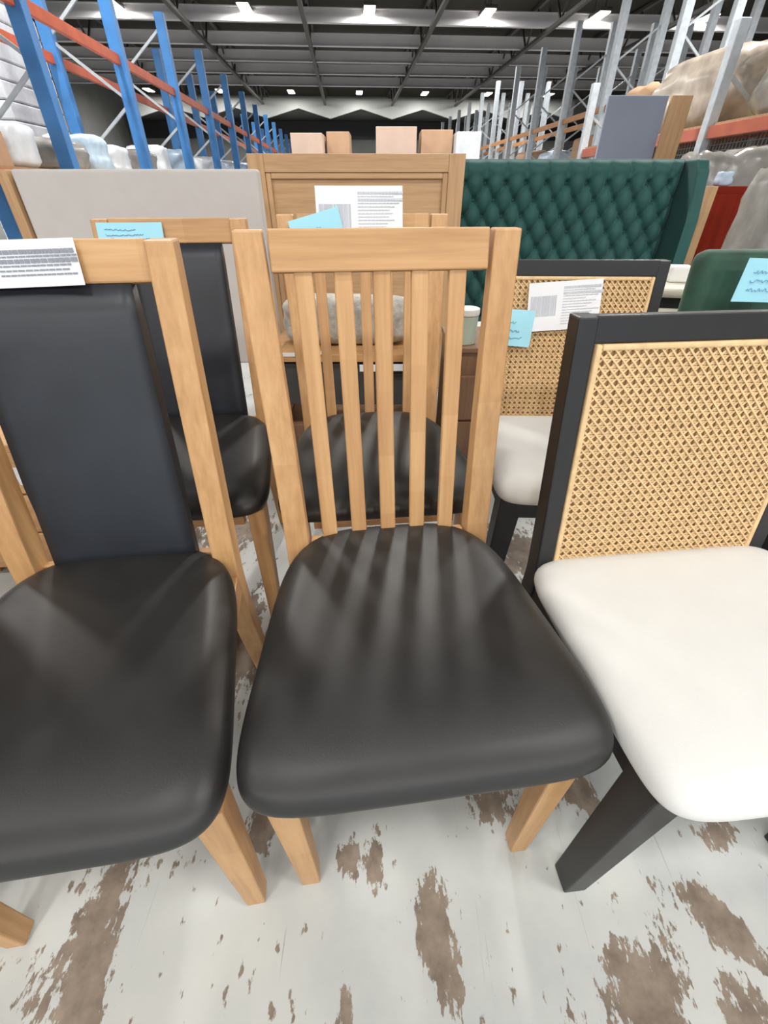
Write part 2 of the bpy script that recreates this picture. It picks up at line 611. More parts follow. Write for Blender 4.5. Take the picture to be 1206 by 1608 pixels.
# far canopy: shallow pleated sheets over the far bays, dark opening beneath
bm = bmesh.new()
xs = [-13.2 + 2.05 * i for i in range(15)]
top, lo = [], []
for i, x in enumerate(xs):
    zz = 5.55 if i % 2 else 5.05
    top.append((x, zz))
for (x0, z0), (x1, z1) in zip(top, top[1:]):
    v = [bm.verts.new(q) for q in ((x0, 39.0, z0), (x1, 39.0, z1), (x1, 39.0, 6.05), (x0, 39.0, 6.05),
                                   (x0, 39.2, z0), (x1, 39.2, z1), (x1, 39.2, 6.05), (x0, 39.2, 6.05))]
    for f in ((0, 1, 2, 3), (7, 6, 5, 4), (0, 4, 5, 1), (1, 5, 6, 2), (2, 6, 7, 3), (3, 7, 4, 0)):
        bm.faces.new([v[i] for i in f])
o = from_bm('trim_40', bm, FARPANEL)
o.rotation_euler = (0, 0, ROOM)
struct(o)
room_struct('trim_41', [(2, 43.6, 4.85, 35, 0.3, 1.0)], BLACKPL)

# ceiling lamps
lamp_master = None


def lamp(x, y, row, watts=LAMP_W):
    t = thing('ceiling_lamp', None, 'lamp', room(x, y, 6.05), ROOM, 'linear warehouse ceiling lamps')
    box('housing', (0.42, 1.15, 0.09), (0, 0, 0.06), DARKSTEEL, t, 0.01)
    box('diffuser', (0.36, 1.05, 0.03), (0, 0, 0.0), LAMP, t, 0.008)
    for s in (-1, 1):
        bar('hanger', (0, s * 0.45, 0.105), (0, s * 0.45, CEIL_Z - 6.05), 0.02, 0.02, DARKSTEEL, t, bev=0)
    ld = bpy.data.lights.new('lamp_light', 'AREA')
    ld.shape = 'RECTANGLE'
    ld.size, ld.size_y = 0.36, 1.05
    ld.energy = watts
    ld.color = (1.0, 0.975, 0.935)
    lo_ = bpy.data.objects.new('lamp_light', ld)
    link(lo_, t)
    lo_.location = (0, 0, -0.03)
    return t


LCOL = [-11.6, -7.4, -3.15, 1.0, 5.05, 9.0, 12.9]
names = ['far left', 'second from left', 'third from left', 'middle', 'third from right', 'second from right', 'far right']
for row, y in enumerate([-8.0, 7.0, 22.0, 37.0]):
    for i, x in enumerate(LCOL):
        t = lamp(x, y, row)
        if row == 2:
            t['label'] = 'bright white ceiling lamp in the nearer visible row, ' + names[i]
        elif row == 3:
            t['label'] = 'small white ceiling lamp in the farther visible row, ' + names[i]
        else:
            t['label'] = 'linear ceiling lamp overhead, outside the top of the picture'


for i, x in enumerate([-5.2, -1.1, 3.0, 7.1]):
    lamp(x, -1.1, 9, 150.0)['label'] = 'linear ceiling lamp overhead, outside the top of the picture'


# ================================================================ racks
def rack(name, label, x_front, x_rear, frames, height, levels, pmat, bmat, pw=0.11, brace=GALV2, decks=(), group=None):
    y_mid = frames[0]
    t = thing(name, label, 'rack', room(x_front, y_mid, 0), ROOM, group)
    dx = x_rear - x_front
    for y in frames:
        yy = y - y_mid
        for x in (0, dx):
            o = box('post', (pw, pw * 0.9, height), (x, yy, height / 2), pmat, t, 0.006, seg=1)
            box('foot_plate', (pw * 1.5, pw * 1.5, 0.012), (0, 0, -height / 2 + 0.006), pmat, o)
        z, s = 0.25, 0
        while z + 0.62 < height:
            a, b_ = (0, dx) if s % 2 else (dx, 0)
            bar('brace', (a, yy, z), (b_, yy, z + 0.62), 0.035, 0.03, brace, t, bev=0)
            z += 0.62
            s += 1
    for y0, y1 in zip(frames, frames[1:]):
        for z in levels:
            for x in (0, dx):
                box('beam', (0.05, y1 - y0 - pw, 0.11), (x, (y0 + y1) / 2 - y_mid, z - 0.055), bmat, t, 0.004, seg=1)
        for z in decks:
            box('deck', (abs(dx) - 0.04, y1 - y0 - pw, 0.025), (dx / 2, (y0 + y1) / 2 - y_mid, z + 0.0125), PALLET, t)
    return t


LF = [3.9, 6.3, 8.65, 11.0, 13.35, 15.7, 18.05, 20.4, 22.75, 25.1, 27.45, 29.8, 32.15]
rack('pallet_rack', 'blue pallet rack with orange beams along the left aisle', -3.0, -3.85, LF, 3.5, (1.25, 2.58), RACKBLUE, ORANGE, 0.15, GALV2, (1.25,))
RF = [10.7 + 2.4 * i for i in range(11)]
rack('pallet_rack', 'galvanised steel pallet rack with amber beams on the right', 5.9, 6.8, RF, 4.5, (1.3, 2.68), GALV, TANBEAM, 0.15, GALV2, (1.3,))
rack('pallet_rack', 'galvanised rack standing behind the amber-beamed rack on the right', 7.85, 8.75, RF, 4.5, (1.3,), GALV, TANBEAM, 0.15, GALV2)
NR = rack('pallet_rack', 'short steel rack with red beam and wire mesh at right edge', 4.0, 5.0, [3.2, 6.15, 9.35], 2.48, (0.3, 1.67), GALV, REDBEAM, 0.11, GALV2, (0.3, 1.67))
# wire mesh guard panels on the near rack, under the red beam
for y0, y1 in ((3.26, 6.09), (6.21, 9.29)):
    bm = bmesh.new()
    L = y1 - y0
    nv = int(L / 0.05)
    for i in range(nv + 1):
        add_box(bm, 0, -L / 2 + L * i / nv, 0, 0.006, 0.006, 0.42)
    for i in range(9):
        add_box(bm, 0, 0, -0.21 + 0.42 * i / 8, 0.006, L, 0.006)
    o = from_bm('wire_mesh', bm, WIRE, NR)
    o.location = (0.03, (y0 + y1) / 2 - 3.2, 1.345)
    o['kind'] = 'stuff'
box('guard_board', (0.02, 6.0, 0.5), (0.55, 3.075, 1.33), DARKSTEEL, NR)

rnd = random.Random(4)
# goods on the left rack shelf
specs = [
    (4.5, 0.62, 0.55, 0.28, WRAPWHITE, 'white plastic-wrapped bundle on the rack shelf at the far left edge'),
    (5.2, 0.60, 0.60, 0.26, CARD, None),
    (5.85, 0.50, 0.60, 0.36, WRAPWHITE, 'tall white wrapped bundle on the shelf before the first blue post'),
    (6.85, 0.70, 0.60, 0.30, WRAPGREY, 'grey wrapped bundle on the shelf just behind the first blue post'),
    (7.55, 0.55, 0.60, 0.40, WRAPBLUE, 'pale blue wrapped bundle in the second bay of the blue rack'),
    (8.2, 0.55, 0.60, 0.34, WRAPWHITE, 'white wrapped bundle before the second blue post of the rack'),
    (9.3, 0.70, 0.60, 0.36, WRAPGREY, 'grey wrapped bundle in the third bay of the blue rack'),
    (10.1, 0.60, 0.60, 0.46, WRAPWHITE, 'large white wrapped bundle in the third bay of the blue rack'),
    (11.7, 0.80, 0.60, 0.50, WRAPBLUE, 'large pale blue wrapped bundle in the fourth rack bay'),
    (12.6, 0.60, 0.60, 0.42, WRAPWHITE, 'white wrapped bundle at the end of the fourth rack bay'),
    (14.2, 0.80, 0.60, 0.52, WRAPWHITE, 'white wrapped bundle in the fifth bay of the blue rack'),
    (15.1, 0.60, 0.60, 0.46, WRAPBLUE, 'pale blue bundle in the fifth bay of the blue rack'),
    (16.6, 0.90, 0.60, 0.55, WRAPWHITE, 'white wrapped bundle in the sixth bay of the blue rack'),
    (19.0, 0.90, 0.60, 0.60, WRAPBLUE, 'pale blue bundle in the seventh bay of the blue rack')]
for i, (y, ly, lx, h, m, lab) in enumerate(specs):
    if m is CARD:
        t = thing('cardboard_box', 'flat brown cardboard box on the rack shelf at left edge', 'box', room(-3.42, y, 1.2755), ROOM)
        box('carton', (lx, ly, h), (0, 0, h / 2), CARD, t, 0.006)
        box('tape', (0.05, ly + 0.004, 0.003), (0, 0, h + 0.001), TAPE, t)
    else:
        o = lump('wrapped_bundle', lx, ly, h, m, None, 0.05, i, 6)
        o.location = room(-3.42, y, 1.2755)
        o.rotation_euler = (0, 0, ROOM + rnd.uniform(-0.1, 0.1))
        tag(o, lab, 'bundle', 'wrapped goods on the blue rack')
# tall white stack behind the left rack
t = thing('corrugated_pack', 'tall stack of white corrugated packs behind the blue rack', 'stack', room(-5.0, 9.3, 0), ROOM)
for i in range(15):
    box('pack', (0.8, 1.5, 0.205), (0, 0, 0.103 + i * 0.212), WRAPWHITE, t, 0.02)

# goods on the near right rack
for i, (x, y, sx, sy, sz, z, m, lab) in enumerate([
        (4.5, 7.12, 0.74, 1.5, 0.72, 1.6955, WRAPTAN, 'large tan plastic-wrapped sofa on the red-beamed rack shelf'),
        (4.5, 5.15, 0.74, 1.5, 0.70, 1.6955, WRAPGREY, 'grey plastic-wrapped sofa at the right edge of the rack shelf'),
        (4.5, 8.5, 0.5, 0.7, 0.62, 1.6955, CARD, 'brown padded bundle next to the oak plank on the rack')]):
    o = lump('wrapped_sofa' if i < 2 else 'padded_bundle', sx, sy, sz, m, None, 0.07, 30 + i, 9)
    o.location = room(x, y, z)
    o.rotation_euler = (0, 0, ROOM)
    tag(o, lab, 'bundle', 'wrapped goods on the red-beamed rack')
# blue-grey board and oak plank standing on that shelf
yp = 6.55
p, q, top = at_y(945, 200, yp), at_y(1036, 200, yp), at_y(1000, 150, yp).z
t = thing('grey_board', 'tall blue-grey board standing behind the green headboard', 'board', ((p.x + q.x) / 2, yp, 0), 0)
box('face_panel', (q.x - p.x, 0.04, top), (0, 0, top / 2), GREYPANEL, t, 0.006)
box('base_strip', (q.x - p.x + 0.01, 0.05, 0.08), (0, 0, 0.041), BLACKPL, t, 0.004)
p2, p3 = at_y(1041, 200, yp), at_y(1073, 200, yp)
o = bar('oak_plank', ((p2.x + p3.x) / 2, yp, 0.0), ((p2.x + p3.x) / 2, yp, top), p3.x - p2.x, 0.04, OAK_PALE)
tag(o, 'pale wood plank standing on end right of blue-grey board', 'plank')

# goods on the amber rack
for i, (y, ly, h, m, lab) in enumerate([
        (12.0, 1.3, 0.8, WRAPBLUE, 'pale blue wrapped goods under the amber beam'),
        (14.2, 1.2, 0.9, CARD, 'brown wrapped goods under the amber beam, nearer bundle'),
        (16.6, 1.4, 0.75, WRAPBLUE, 'pale blue bundle deep under the amber beam'),
        (19.0, 1.2, 0.9, CARD, 'brown bundle deep under the amber beam'),
        (21.4, 1.2, 0.8, WRAPGREY, 'grey bundle deep under the amber beam')]):
    o = lump('wrapped_bundle', 0.8, ly, h, m, None, 0.05, 60 + i, 6)
    o.location = room(6.35, y, 1.3255)
    o.rotation_euler = (0, 0, ROOM)
    tag(o, lab, 'bundle', 'wrapped goods on the amber rack')

# stacks of cartons in the aisle behind the oak headboard, only their tops in view
bx = [(455, 505, 208, CARDPINK, 'pale carton at the left end of the box row'),
      (512, 548, 206, CARD, 'brown carton second from left in the box row'),
      (590, 655, 198, CARDPINK, 'pale carton in the middle of the box row, tallest stack'),
      (662, 712, 203, CARD, 'brown carton right of the tallest pale carton'),
      (718, 757, 206, WRAPWHITE, 'white wrapped carton at the right end of the box row')]
for i, (x0, x1, y0, m, lab) in enumerate(bx):
    d = 8.6 + 0.3 * (i % 2)
    a, b_ = at_y(x0, y0, d), at_y(x1, y0, d)
    w = b_.x - a.x
    H_ = a.z
    t = thing('pallet', 'wooden pallet, ' + ('first', 'second', 'third', 'fourth', 'fifth')[i] + ' from left under the box row', 'pallet', ((a.x + b_.x) / 2, d + 0.3, 0), 0, 'pallets under the box row')
    for k in range(5):
        box('board', (w, 0.1, 0.02), (0, -0.25 + 0.125 * k, 0.12), PALLET, t)
    for k in (-1, 0, 1):
        box('bearer', (0.07, 0.6, 0.108), (k * (w / 2 - 0.04), 0, 0.055), PALLET, t)
    n = 3
    hh = (H_ - 0.132) / n
    for k in range(n):
        l2 = lab if k == n - 1 else lab + (', bottom box of the stack' if k == 0 else ', second box of the stack')
        t = thing('cardboard_box', l2, 'box', ((a.x + b_.x) / 2, d + 0.3, 0.1315 + hh * k), 0, 'cartons behind the oak headboard')
        box('carton', (w, 0.58, hh - 0.004), (0, 0, hh / 2), m, t, 0.008)
        box('tape', (w + 0.003, 0.06, 0.002), (0, 0, hh - 0.002), TAPE, t)


# ================================================================ chairs
SEAT = 0.502


def seat_frame(t, mat, hwf, hwb, yf, yb, lw=0.046, inset=0.034, ap=0.05):
    for s in (-1, 1):
        bar('leg', (s * (hwf - 0.042), yf + 0.06, 0.0), (s * (hwf - inset), yf + 0.055, 0.437), lw * 0.74, lw * 0.74, mat, t, lw, lw)
    bar('front_rail', (-(hwf - 0.07), yf + 0.055, 0.41), (hwf - 0.07, yf + 0.055, 0.41), ap, 0.022, mat, t, bev=0.002)
    for s in (-1, 1):
        bar('side_rail', (s * (hwf - 0.048), yf + 0.078, 0.41), (s * (hwb + 0.002), yb - 0.02, 0.41), 0.05, 0.022, mat, t, bev=0.002, side=(1, 0, 0))
    bar('back_rail', (-(hwb - 0.022), yb, 0.41), (hwb - 0.022, yb, 0.41), 0.05, 0.022, mat, t, bev=0.002)


def back_pt(x, s, lean, y0=0.245, z0=0.47):
    return Vector((x, y0 + s * math.sin(lean), z0 + s * math.cos(lean)))


LEAN = R(12)


def oak_posts(t, s_top, xb=0.192, xt=0.214, w=0.047, y0=0.245, dk=1.0):
    for s in (-1, 1):
        a, b_ = back_pt(0, 0, LEAN, y0), back_pt(0, s_top, LEAN, y0)
        m1 = back_pt(0, 0.15, LEAN, y0)
        pts = [(s * xb, y0 + 0.075, 0.0, 0.040, 0.036), (s * xb, y0 + 0.025, 0.22, 0.044, 0.042), (s * xb, y0 + 0.0, 0.40, w, 0.046), (s * (xb + 0.001), a.y + 0.012, 0.52, w, 0.044 * (0.5 + dk / 2)),
               (s * (xb * 0.6 + xt * 0.4), back_pt(0, 0.28, LEAN, y0).y, back_pt(0, 0.28, LEAN, y0).z, w, 0.036 * dk), (s * xt, b_.y, b_.z, w, 0.028 * dk)]
        sweep('back_post', curve_pts(pts), OAK, t)


def slat_chair(label, loc, rz, group):
    t = thing('slat_back_chair', label, 'chair', (*loc, 0), R(rz), group)
    ST = 0.575
    oak_posts(t, ST)
    seat_frame(t, OAK, 0.25, 0.19, -0.25, 0.245)
    h = 0.062
    a = back_pt(0, ST - h / 2, LEAN)
    bar('top_rail', (-0.183, a.y, a.z), (0.183, a.y, a.z), 0.024, h, OAK, t, side=(0, math.sin(LEAN), math.cos(LEAN)))
    a = back_pt(0, 0.02, LEAN)
    bar('lower_rail', (-0.165, a.y, a.z - 0.03), (0.165, a.y, a.z - 0.03), 0.022, 0.05, OAK, t, side=(0, math.sin(LEAN), math.cos(LEAN)))
    for i in range(5):
        k = i - 2
        p0, p1 = back_pt(k * 0.0615, 0.0, LEAN), back_pt(k * 0.0660, ST - h + 0.004, LEAN)
        bar('slat', p0, p1, 0.031, 0.014, OAK, t)
    cushion('seat', 0.276, 0.208, -0.258, 0.280, 0.438, SEAT, LEATHER, t, 7.0, 3.8)
    return t


def padded_chair(label, loc, rz, group):
    t = thing('padded_back_chair', label, 'chair', (*loc, 0), R(rz), group)
    ST = 0.565
    oak_posts(t, ST, 0.184, 0.183, 0.044, dk=1.4)
    seat_frame(t, OAK, 0.25, 0.19, -0.25, 0.245)
    h = 0.060
    a = back_pt(0, ST - h / 2, LEAN)
    bar('top_rail', (-0.163, a.y, a.z), (0.163, a.y, a.z), 0.026, h, OAK, t, side=(0, math.sin(LEAN), math.cos(LEAN)))
    a = back_pt(0, -0.01, LEAN)
    bar('lower_rail', (-0.17, a.y + 0.012, a.z), (0.17, a.y + 0.012, a.z), 0.022, 0.05, OAK, t, side=(0, math.sin(LEAN), math.cos(LEAN)))
    ph = ST - h - 0.001
    c = back_pt(0, ph / 2 - 0.0, LEAN)
    M = Matrix.Translation(c) @ Matrix.Rotation(-LEAN, 4, 'X')
    pad('back_panel', 0.264, 0.256, ph, 0.036, LEATHER_BACK, t, M)
    cushion('seat', 0.258, 0.206, -0.258, 0.278, 0.438, SEAT, LEATHER, t, 7.0, 3.8)
    return t


def clip_line(x0, y0, dx, dy, W, L):
    """clip an infinite line to the rectangle [-W/2,W/2] x [0,L]"""
    t0, t1 = -1e9, 1e9
    for p, d, lo_, hi_ in ((x0, dx, -W / 2, W / 2), (y0, dy, 0, L)):
        if abs(d) < 1e-9:
            if p < lo_ or p > hi_:
                return None
            continue
        a, b_ = (lo_ - p) / d, (hi_ - p) / d
        if a > b_:
            a, b_ = b_, a
        t0, t1 = max(t0, a), min(t1, b_)
    if t1 - t0 < 0.004:
        return None
    return (x0 + dx * t0, y0 + dy * t0, x0 + dx * t1, y0 + dy * t1)


def cane_mesh(W, L, pitch=0.0155):
    bm = bmesh.new()

    def rib(x0, y0, x1, y1, w, lvl, th=0.0014):
        d = Vector((x1 - x0, 0, y1 - y0))
        ln = d.length
        ang = math.atan2(y1 - y0, x1 - x0)
        M = Matrix.Translation(((x0 + x1) / 2, -lvl, (y0 + y1) / 2)) @ Matrix.Rotation(-ang, 4, 'Y')
        add_box(bm, 0, 0, 0, ln, th, w, M)
    nx, ny = int(W / pitch), int(L / pitch)
    for i in range(nx + 1):
        x = -W / 2 + W * i / nx
        for o_ in (-0.0021, 0.0021):
            if abs(x + o_) < W / 2:
                rib(x + o_, 0, x + o_, L, 0.0028, 0.0)
    for j in range(ny + 1):
        y = L * j / ny
        for o_ in (-0.0021, 0.0021):
            if 0 < y + o_ < L:
                rib(-W / 2, y + o_, W / 2, y + o_, 0.0028, 0.0014)
    sx, sy = W / nx, L / ny
    for k in range(-ny - 1, nx + 1):
        x = -W / 2 + (k + 0.5) * sx
        for sgn, lv in ((1, 0.0028), (-1, 0.0042)):
            c = clip_line(x if sgn > 0 else -x, 0, sgn * sx, sy, W, L)
            if c:
                rib(*c, 0.0030, lv)
    return bm


cane_data = {}


CLEAN = R(8)


def cane_chair(label, loc, rz, group):
    t = thing('cane_back_chair', label, 'chair', (*loc, 0), R(rz), group)
    lean, y0 = CLEAN, 0.222
    ST, pw = 0.462, 0.033
    for s in (-1, 1):
        a, b_ = back_pt(0, 0, lean, y0), back_pt(0, ST, lean, y0)
        pts = [(s * 0.222, y0 + 0.06, 0, 0.034, 0.036), (s * 0.225, y0 + 0.02, 0.22, 0.034, 0.042), (s * 0.227, y0, 0.40, pw, 0.044), (s * 0.227, a.y + 0.005, 0.51, pw, 0.042),
               (s * 0.228, b_.y, b_.z, pw, 0.036)]
        sweep('back_post', curve_pts(pts), BLACKWOOD, t)
    seat_frame(t, BLACKWOOD, 0.268, 0.225, -0.232, 0.222, 0.060, 0.062, 0.085)
    a = back_pt(0, ST - 0.021, lean, y0)
    bar('top_rail', (-0.215, a.y, a.z), (0.215, a.y, a.z), 0.034, 0.042, BLACKWOOD, t, side=(0, math.sin(lean), math.cos(lean)))
    M = Matrix.Translation(back_pt(0, 0.0, lean, y0)) @ Matrix.Rotation(-lean, 4, 'X')
    W, L = 0.420, ST - 0.042
    if 'm' not in cane_data:
        bm = cane_mesh(W - 0.016, L - 0.012)
        o = from_bm('cane_weave', bm, CANE, t)
        cane_data['m'] = o.data
    else:
        o = link(bpy.data.objects.new('cane_weave', cane_data['m']), t)
    o['kind'] = 'stuff'
    o['label'] = 'natural woven cane webbing'
    o.matrix_local = M @ Matrix.Translation((0, -0.016, 0.006))
    b_ = box('backing_panel', (W, 0.018, L), (0, 0, 0), CANE_BACK, t)
    b_.matrix_local = M @ Matrix.Translation((0, -0.005, L / 2))
    for nm, sz, lc in (('border', (0.010, 0.010, L), (-W / 2 + 0.005, -0.018, L / 2)), ('border', (0.010, 0.010, L), (W / 2 - 0.005, -0.018, L / 2)),
                       ('border', (W - 0.021, 0.010, 0.010), (0, -0.018, L - 0.005)), ('border', (W - 0.021, 0.010, 0.010), (0, -0.018, 0.005))):
        e = box(nm, sz, (0, 0, 0), CANE, t, 0.003)
        e.matrix_local = M @ Matrix.Translation(lc)
    cushion('seat', 0.250, 0.260, -0.240, 0.220, 0.438, 0.500, CREAM, t, 9.0, 9.0, 0.010, 0.010)
    return t


GC = 'dining chairs crowded in two rows'
ch_mid = slat_chair('oak slat-back chair with black leather seat, front and centre', (0.040, 0.495), 7.2, GC)
ch_left = padded_chair('oak chair with padded black back and seat, front left', (-0.474, 0.410), 8.0, GC)
ch_cane = cane_chair('black framed cane-back chair with cream seat, front right', (0.568, 0.470), 6.2, GC)
ch_mid2 = slat_chair('oak slat-back chair with black seat directly behind the centre chair', (-0.02, 1.105), 6.0, GC)
ch_left2 = padded_chair('oak chair with padded black back behind the front left chair', (-0.556, 1.09), 5.0, GC)
ch_cane2 = cane_chair('black framed cane-back chair behind the front right cane chair', (0.545, 1.135), -2.0, GC)


padded_chair('padded black oak chair left of the front left chair, at picture edge', (-1.005, 0.315), 7.0, GC)
cane_chair('unseen cane-back chair added for shade right of the front right chair', (1.085, 0.525), 6.2, GC)  # out-of-frame chair added to block side light under the seats


# ---------------------------------------------------------------- paper tags
def sheet(name, w, h, mat, parent, M, curl=0.01, nx=8):
    bm = bmesh.new()
    rows = []
    for sy in (0.0, -0.0006):
        rr = []
        for j in range(3):
            rr.append([bm.verts.new(((i / nx - 0.5) * w, sy - curl * ((i / nx - 0.5) * 2) ** 2 * (0.4 + 0.6 * (1 - j / 2)), (j / 2 - 0.5) * h)) for i in range(nx + 1)])
        rows.append(rr)
    for q, rr in enumerate(rows):
        for j in range(2):
            for i in range(nx):
                f = (rr[j][i], rr[j][i + 1], rr[j + 1][i + 1], rr[j + 1][i])
                bm.faces.new(f if q else f[::-1])
    o = from_bm(name, bm, mat, parent, True)
    o.matrix_local = M
    return o


def tag_on(chair, name, label, s, x, w, h, mat, lean, y0, front, tilt=0.0, print_kind='lines', curl=0.004, ink=None):
    ink = ink or INK
    """paper fixed on a chair back: x across, s up the back, 'front' metres before the back plane"""
    t = thing(name, label, 'tag', (0, 0, 0), 0, 'price tags on the furniture')
    base = Matrix.Translation(chair.location) @ Matrix.Rotation(chair.rotation_euler.z, 4, 'Z')
    M = base @ Matrix.Translation(back_pt(x, s, lean, y0)) @ Matrix.Rotation(-lean, 4, 'X') @ Matrix.Translation((0, -front, 0)) @ Matrix.Rotation(tilt, 4, 'Y')
    t.matrix_world = M
    t.location = M.translation
    t.rotation_euler = M.to_euler()
    sheet('paper', w, h, mat, t, Matrix.Identity(4), curl)
    yoff = -0.0012
    if print_kind == 'lines':
        bm = bmesh.new()
        r_ = random.Random(7)
        n = max(4, int(h / 0.009))
        for i in range(n):
            z = h / 2 - 0.016 - i * (h - 0.026) / n
            big = i in (0, 2)
            L = w * (0.50 if big else r_.uniform(0.30, 0.50))
            xx = -w * 0.02
            while xx < -w * 0.02 + L:
                l_ = r_.uniform(0.004, 0.012)
                add_box(bm, xx + l_ / 2, yoff - curl * ((xx / w) * 2) ** 2, z, l_ * 0.85, 0.0006, 0.0055 if big else 0.0022)
                xx += l_
        from_bm('printed_text', bm, ink, t)
        bm = bmesh.new()
        xx = -w * 0.46
        while xx < -w * 0.10:
            l_ = r_.choice((0.0008, 0.0016, 0.0024))
            add_box(bm, xx, yoff - curl * ((xx / w) * 2) ** 2, h * 0.02, l_, 0.0006, h * 0.42)
            xx += l_ + r_.choice((0.001, 0.0018))
        from_bm('barcode', bm, PALEINK, t)
    else:
        r_ = random.Random(int(w * 1e4))
        for row, zz in ((0, h * 0.16), (1, -h * 0.08), (2, -h * 0.26)):
            pts, xx = [], -w * 0.38
            while xx < w * (0.10 + 0.10 * row):
                pts.append((xx, yoff - curl * ((xx / w) * 2) ** 2 - 0.0006, zz + r_.uniform(-0.5, 0.5) * h * 0.09))
                xx += w * 0.022
            tube('handwriting', pts, 0.0006, BLUEINK, t, 5)
    return t


tag_on(ch_left, 'printed_label', 'white printed barcode label on the front left chair top rail', 0.532, -0.044, 0.22, 0.062, PAPER, LEAN, 0.245, 0.019, R(-1.0))
tag_on(ch_left2, 'blue_price_tag', 'blue handwritten tag on top rail behind the front left chair', 0.528, -0.105, 0.172, 0.050, BLUEPAPER, LEAN, 0.245, 0.019, 0.0, 'hand')
tag_on(ch_mid2, 'printed_label', 'large white printed sheet on the rear slat chair top rail', 0.560, -0.010, 0.235, 0.150, PAPER, LEAN, 0.245, 0.019, 0.0, ink=PALEINK)
tag_on(ch_mid2, 'blue_price_tag', 'blue tag tilted beside the white sheet on rear slat chair', 0.520, -0.125, 0.14, 0.105, BLUEPAPER, LEAN, 0.245, 0.024, R(-14), 'hand')
tag_on(ch_cane2, 'printed_label', 'white printed label on the rear cane chair back', 0.345, -0.035, 0.205, 0.128, PAPER, CLEAN, 0.222, 0.030, R(-4), 'lines', ink=PALEINK)
tag_on(ch_cane2, 'blue_price_tag', 'square blue handwritten tag on the rear cane chair back', 0.285, -0.175, 0.118, 0.100, BLUEPAPER, CLEAN, 0.222, 0.033, R(3), 'hand')


# ================================================================ headboards
# grey linen headboard
yl = 2.6
a, b_ = at_y(12, 266, yl), at_y(406, 266, yl)
w, zt = b_.x - a.x, a.z
t = thing('linen_headboard', 'light grey linen headboard with oak edge behind the left chairs', 'headboard', ((a.x + b_.x) / 2, yl, 0), 0)
o = box('upholstered_panel', (w - 0.03, 0.07, zt - 0.28), (0.015, 0, 0.28 + (zt - 0.28) / 2), LINEN, t, 0.012, seg=3)
box('edge_post', (0.05, 0.085, zt - 0.003), (-w / 2 + 0.012 - 0.02, 0.0, zt / 2), OAK_PALE, t, 0.004)
for s in (-1, 1):
    box('leg', (0.06, 0.05, 0.279), (s * (w / 2 - 0.12), 0, 0.1395), OAK_PALE, t, 0.003)

# oak panelled headboard
yo = 2.95
a, b_ = at_y(388, 241, yo), at_y(731, 241, yo)
w, zt = b_.x - a.x, a.z
t = thing('oak_headboard', 'pale oak headboard with recessed panel, tallest behind the centre chair', 'headboard', ((a.x + b_.x) / 2, yo, 0), 0)
st = 0.085
for s in (-1, 1):
    bar('stile', (s * (w / 2 - st / 2), 0, 0), (s * (w / 2 - st / 2), 0, zt - 0.001), st, 0.055, OAK_PALE, t)
bar('top_rail', (-(w / 2 - st), 0, zt - 0.04), (w / 2 - st, 0, zt - 0.04), 0.05, 0.078, OAK_PALE, t, side=(0, 0, 1))
bar('bottom_rail', (-(w / 2 - st), 0, 0.40), (w / 2 - st, 0, 0.40), 0.05, 0.1, OAK_PALE, t, side=(0, 0, 1))
bar('panel', (-(w / 2 - st), 0.008, (zt + 0.36) / 2), (w / 2 - st, 0.008, (zt + 0.36) / 2), 0.02, zt - 0.52, OAK_PALE, t, bev=0, side=(0, 0, 1))
for s in (-1, 1):
    bar('moulding', (s * (w / 2 - st - 0.014), -0.012, 0.45), (s * (w / 2 - st - 0.014), -0.012, zt - 0.08), 0.028, 0.016, OAK_PALE, t, bev=0.005)
bar('moulding', (-(w / 2 - st - 0.028), -0.012, zt - 0.093), (w / 2 - st - 0.028, -0.012, zt - 0.093), 0.016, 0.026, OAK_PALE, t, bev=0.005, side=(0, 0, 1))

# green tufted wingback headboard
yg = 3.35
b_ = at_y(1074, 250, yg)
gw, zt = 1.62, b_.z
gx = b_.x - gw / 2
t = thing('tufted_headboard', 'dark green velvet headboard with deep diamond button tufting and wings', 'headboard', (gx, yg, 0), 0)
px_, pz_ = 0.122, 0.165
h0 = 0.34
ztop = zt - 0.02


def tuft_surface(W, z0, z1, first_row, nx, nz, depth=0.055):
    bm = bmesh.new()
    vs = []
    for j in range(nz + 1):
        z = z0 + (z1 - z0) * j / nz
        rr = []
        for i in range(nx + 1):
            x = -W / 2 + W * i / nx
            aa = x / px_ + (z - first_row) / pz_
            bb = x / px_ - (z - first_row) / pz_
            f = abs(math.sin(math.pi * aa)) * abs(math.sin(math.pi * bb))
            da, db = aa - round(aa), bb - round(bb)
            d = math.hypot(da, db)
            hgt = 0.25 + 0.75 * f ** 0.45
            if z > first_row:                      # above the first buttons: vertical pleats running to the rim
                k = min(1, (z - first_row) / 0.05)
                hgt2 = 0.45 + 0.5 * abs(math.sin(math.pi * (x / px_))) ** 0.5
                hgt = hgt * (1 - k) + hgt2 * k
            hgt -= 0.45 * math.exp(-(d / 0.16) ** 2) * (1 if z < first_row + 0.02 else 0)
            edge = min((x + W / 2), (W / 2 - x), (z1 - z) * 1.2, (z - z0) * 1.2)
            hgt *= min(1, max(0, edge) / 0.05) ** 0.5
            rr.append(bm.verts.new((x, -depth * hgt, z)))
        vs.append(rr)
    for j in range(nz):
        for i in range(nx):
            bm.faces.new((vs[j][i], vs[j][i + 1], vs[j + 1][i + 1], vs[j + 1][i]))
    return bm


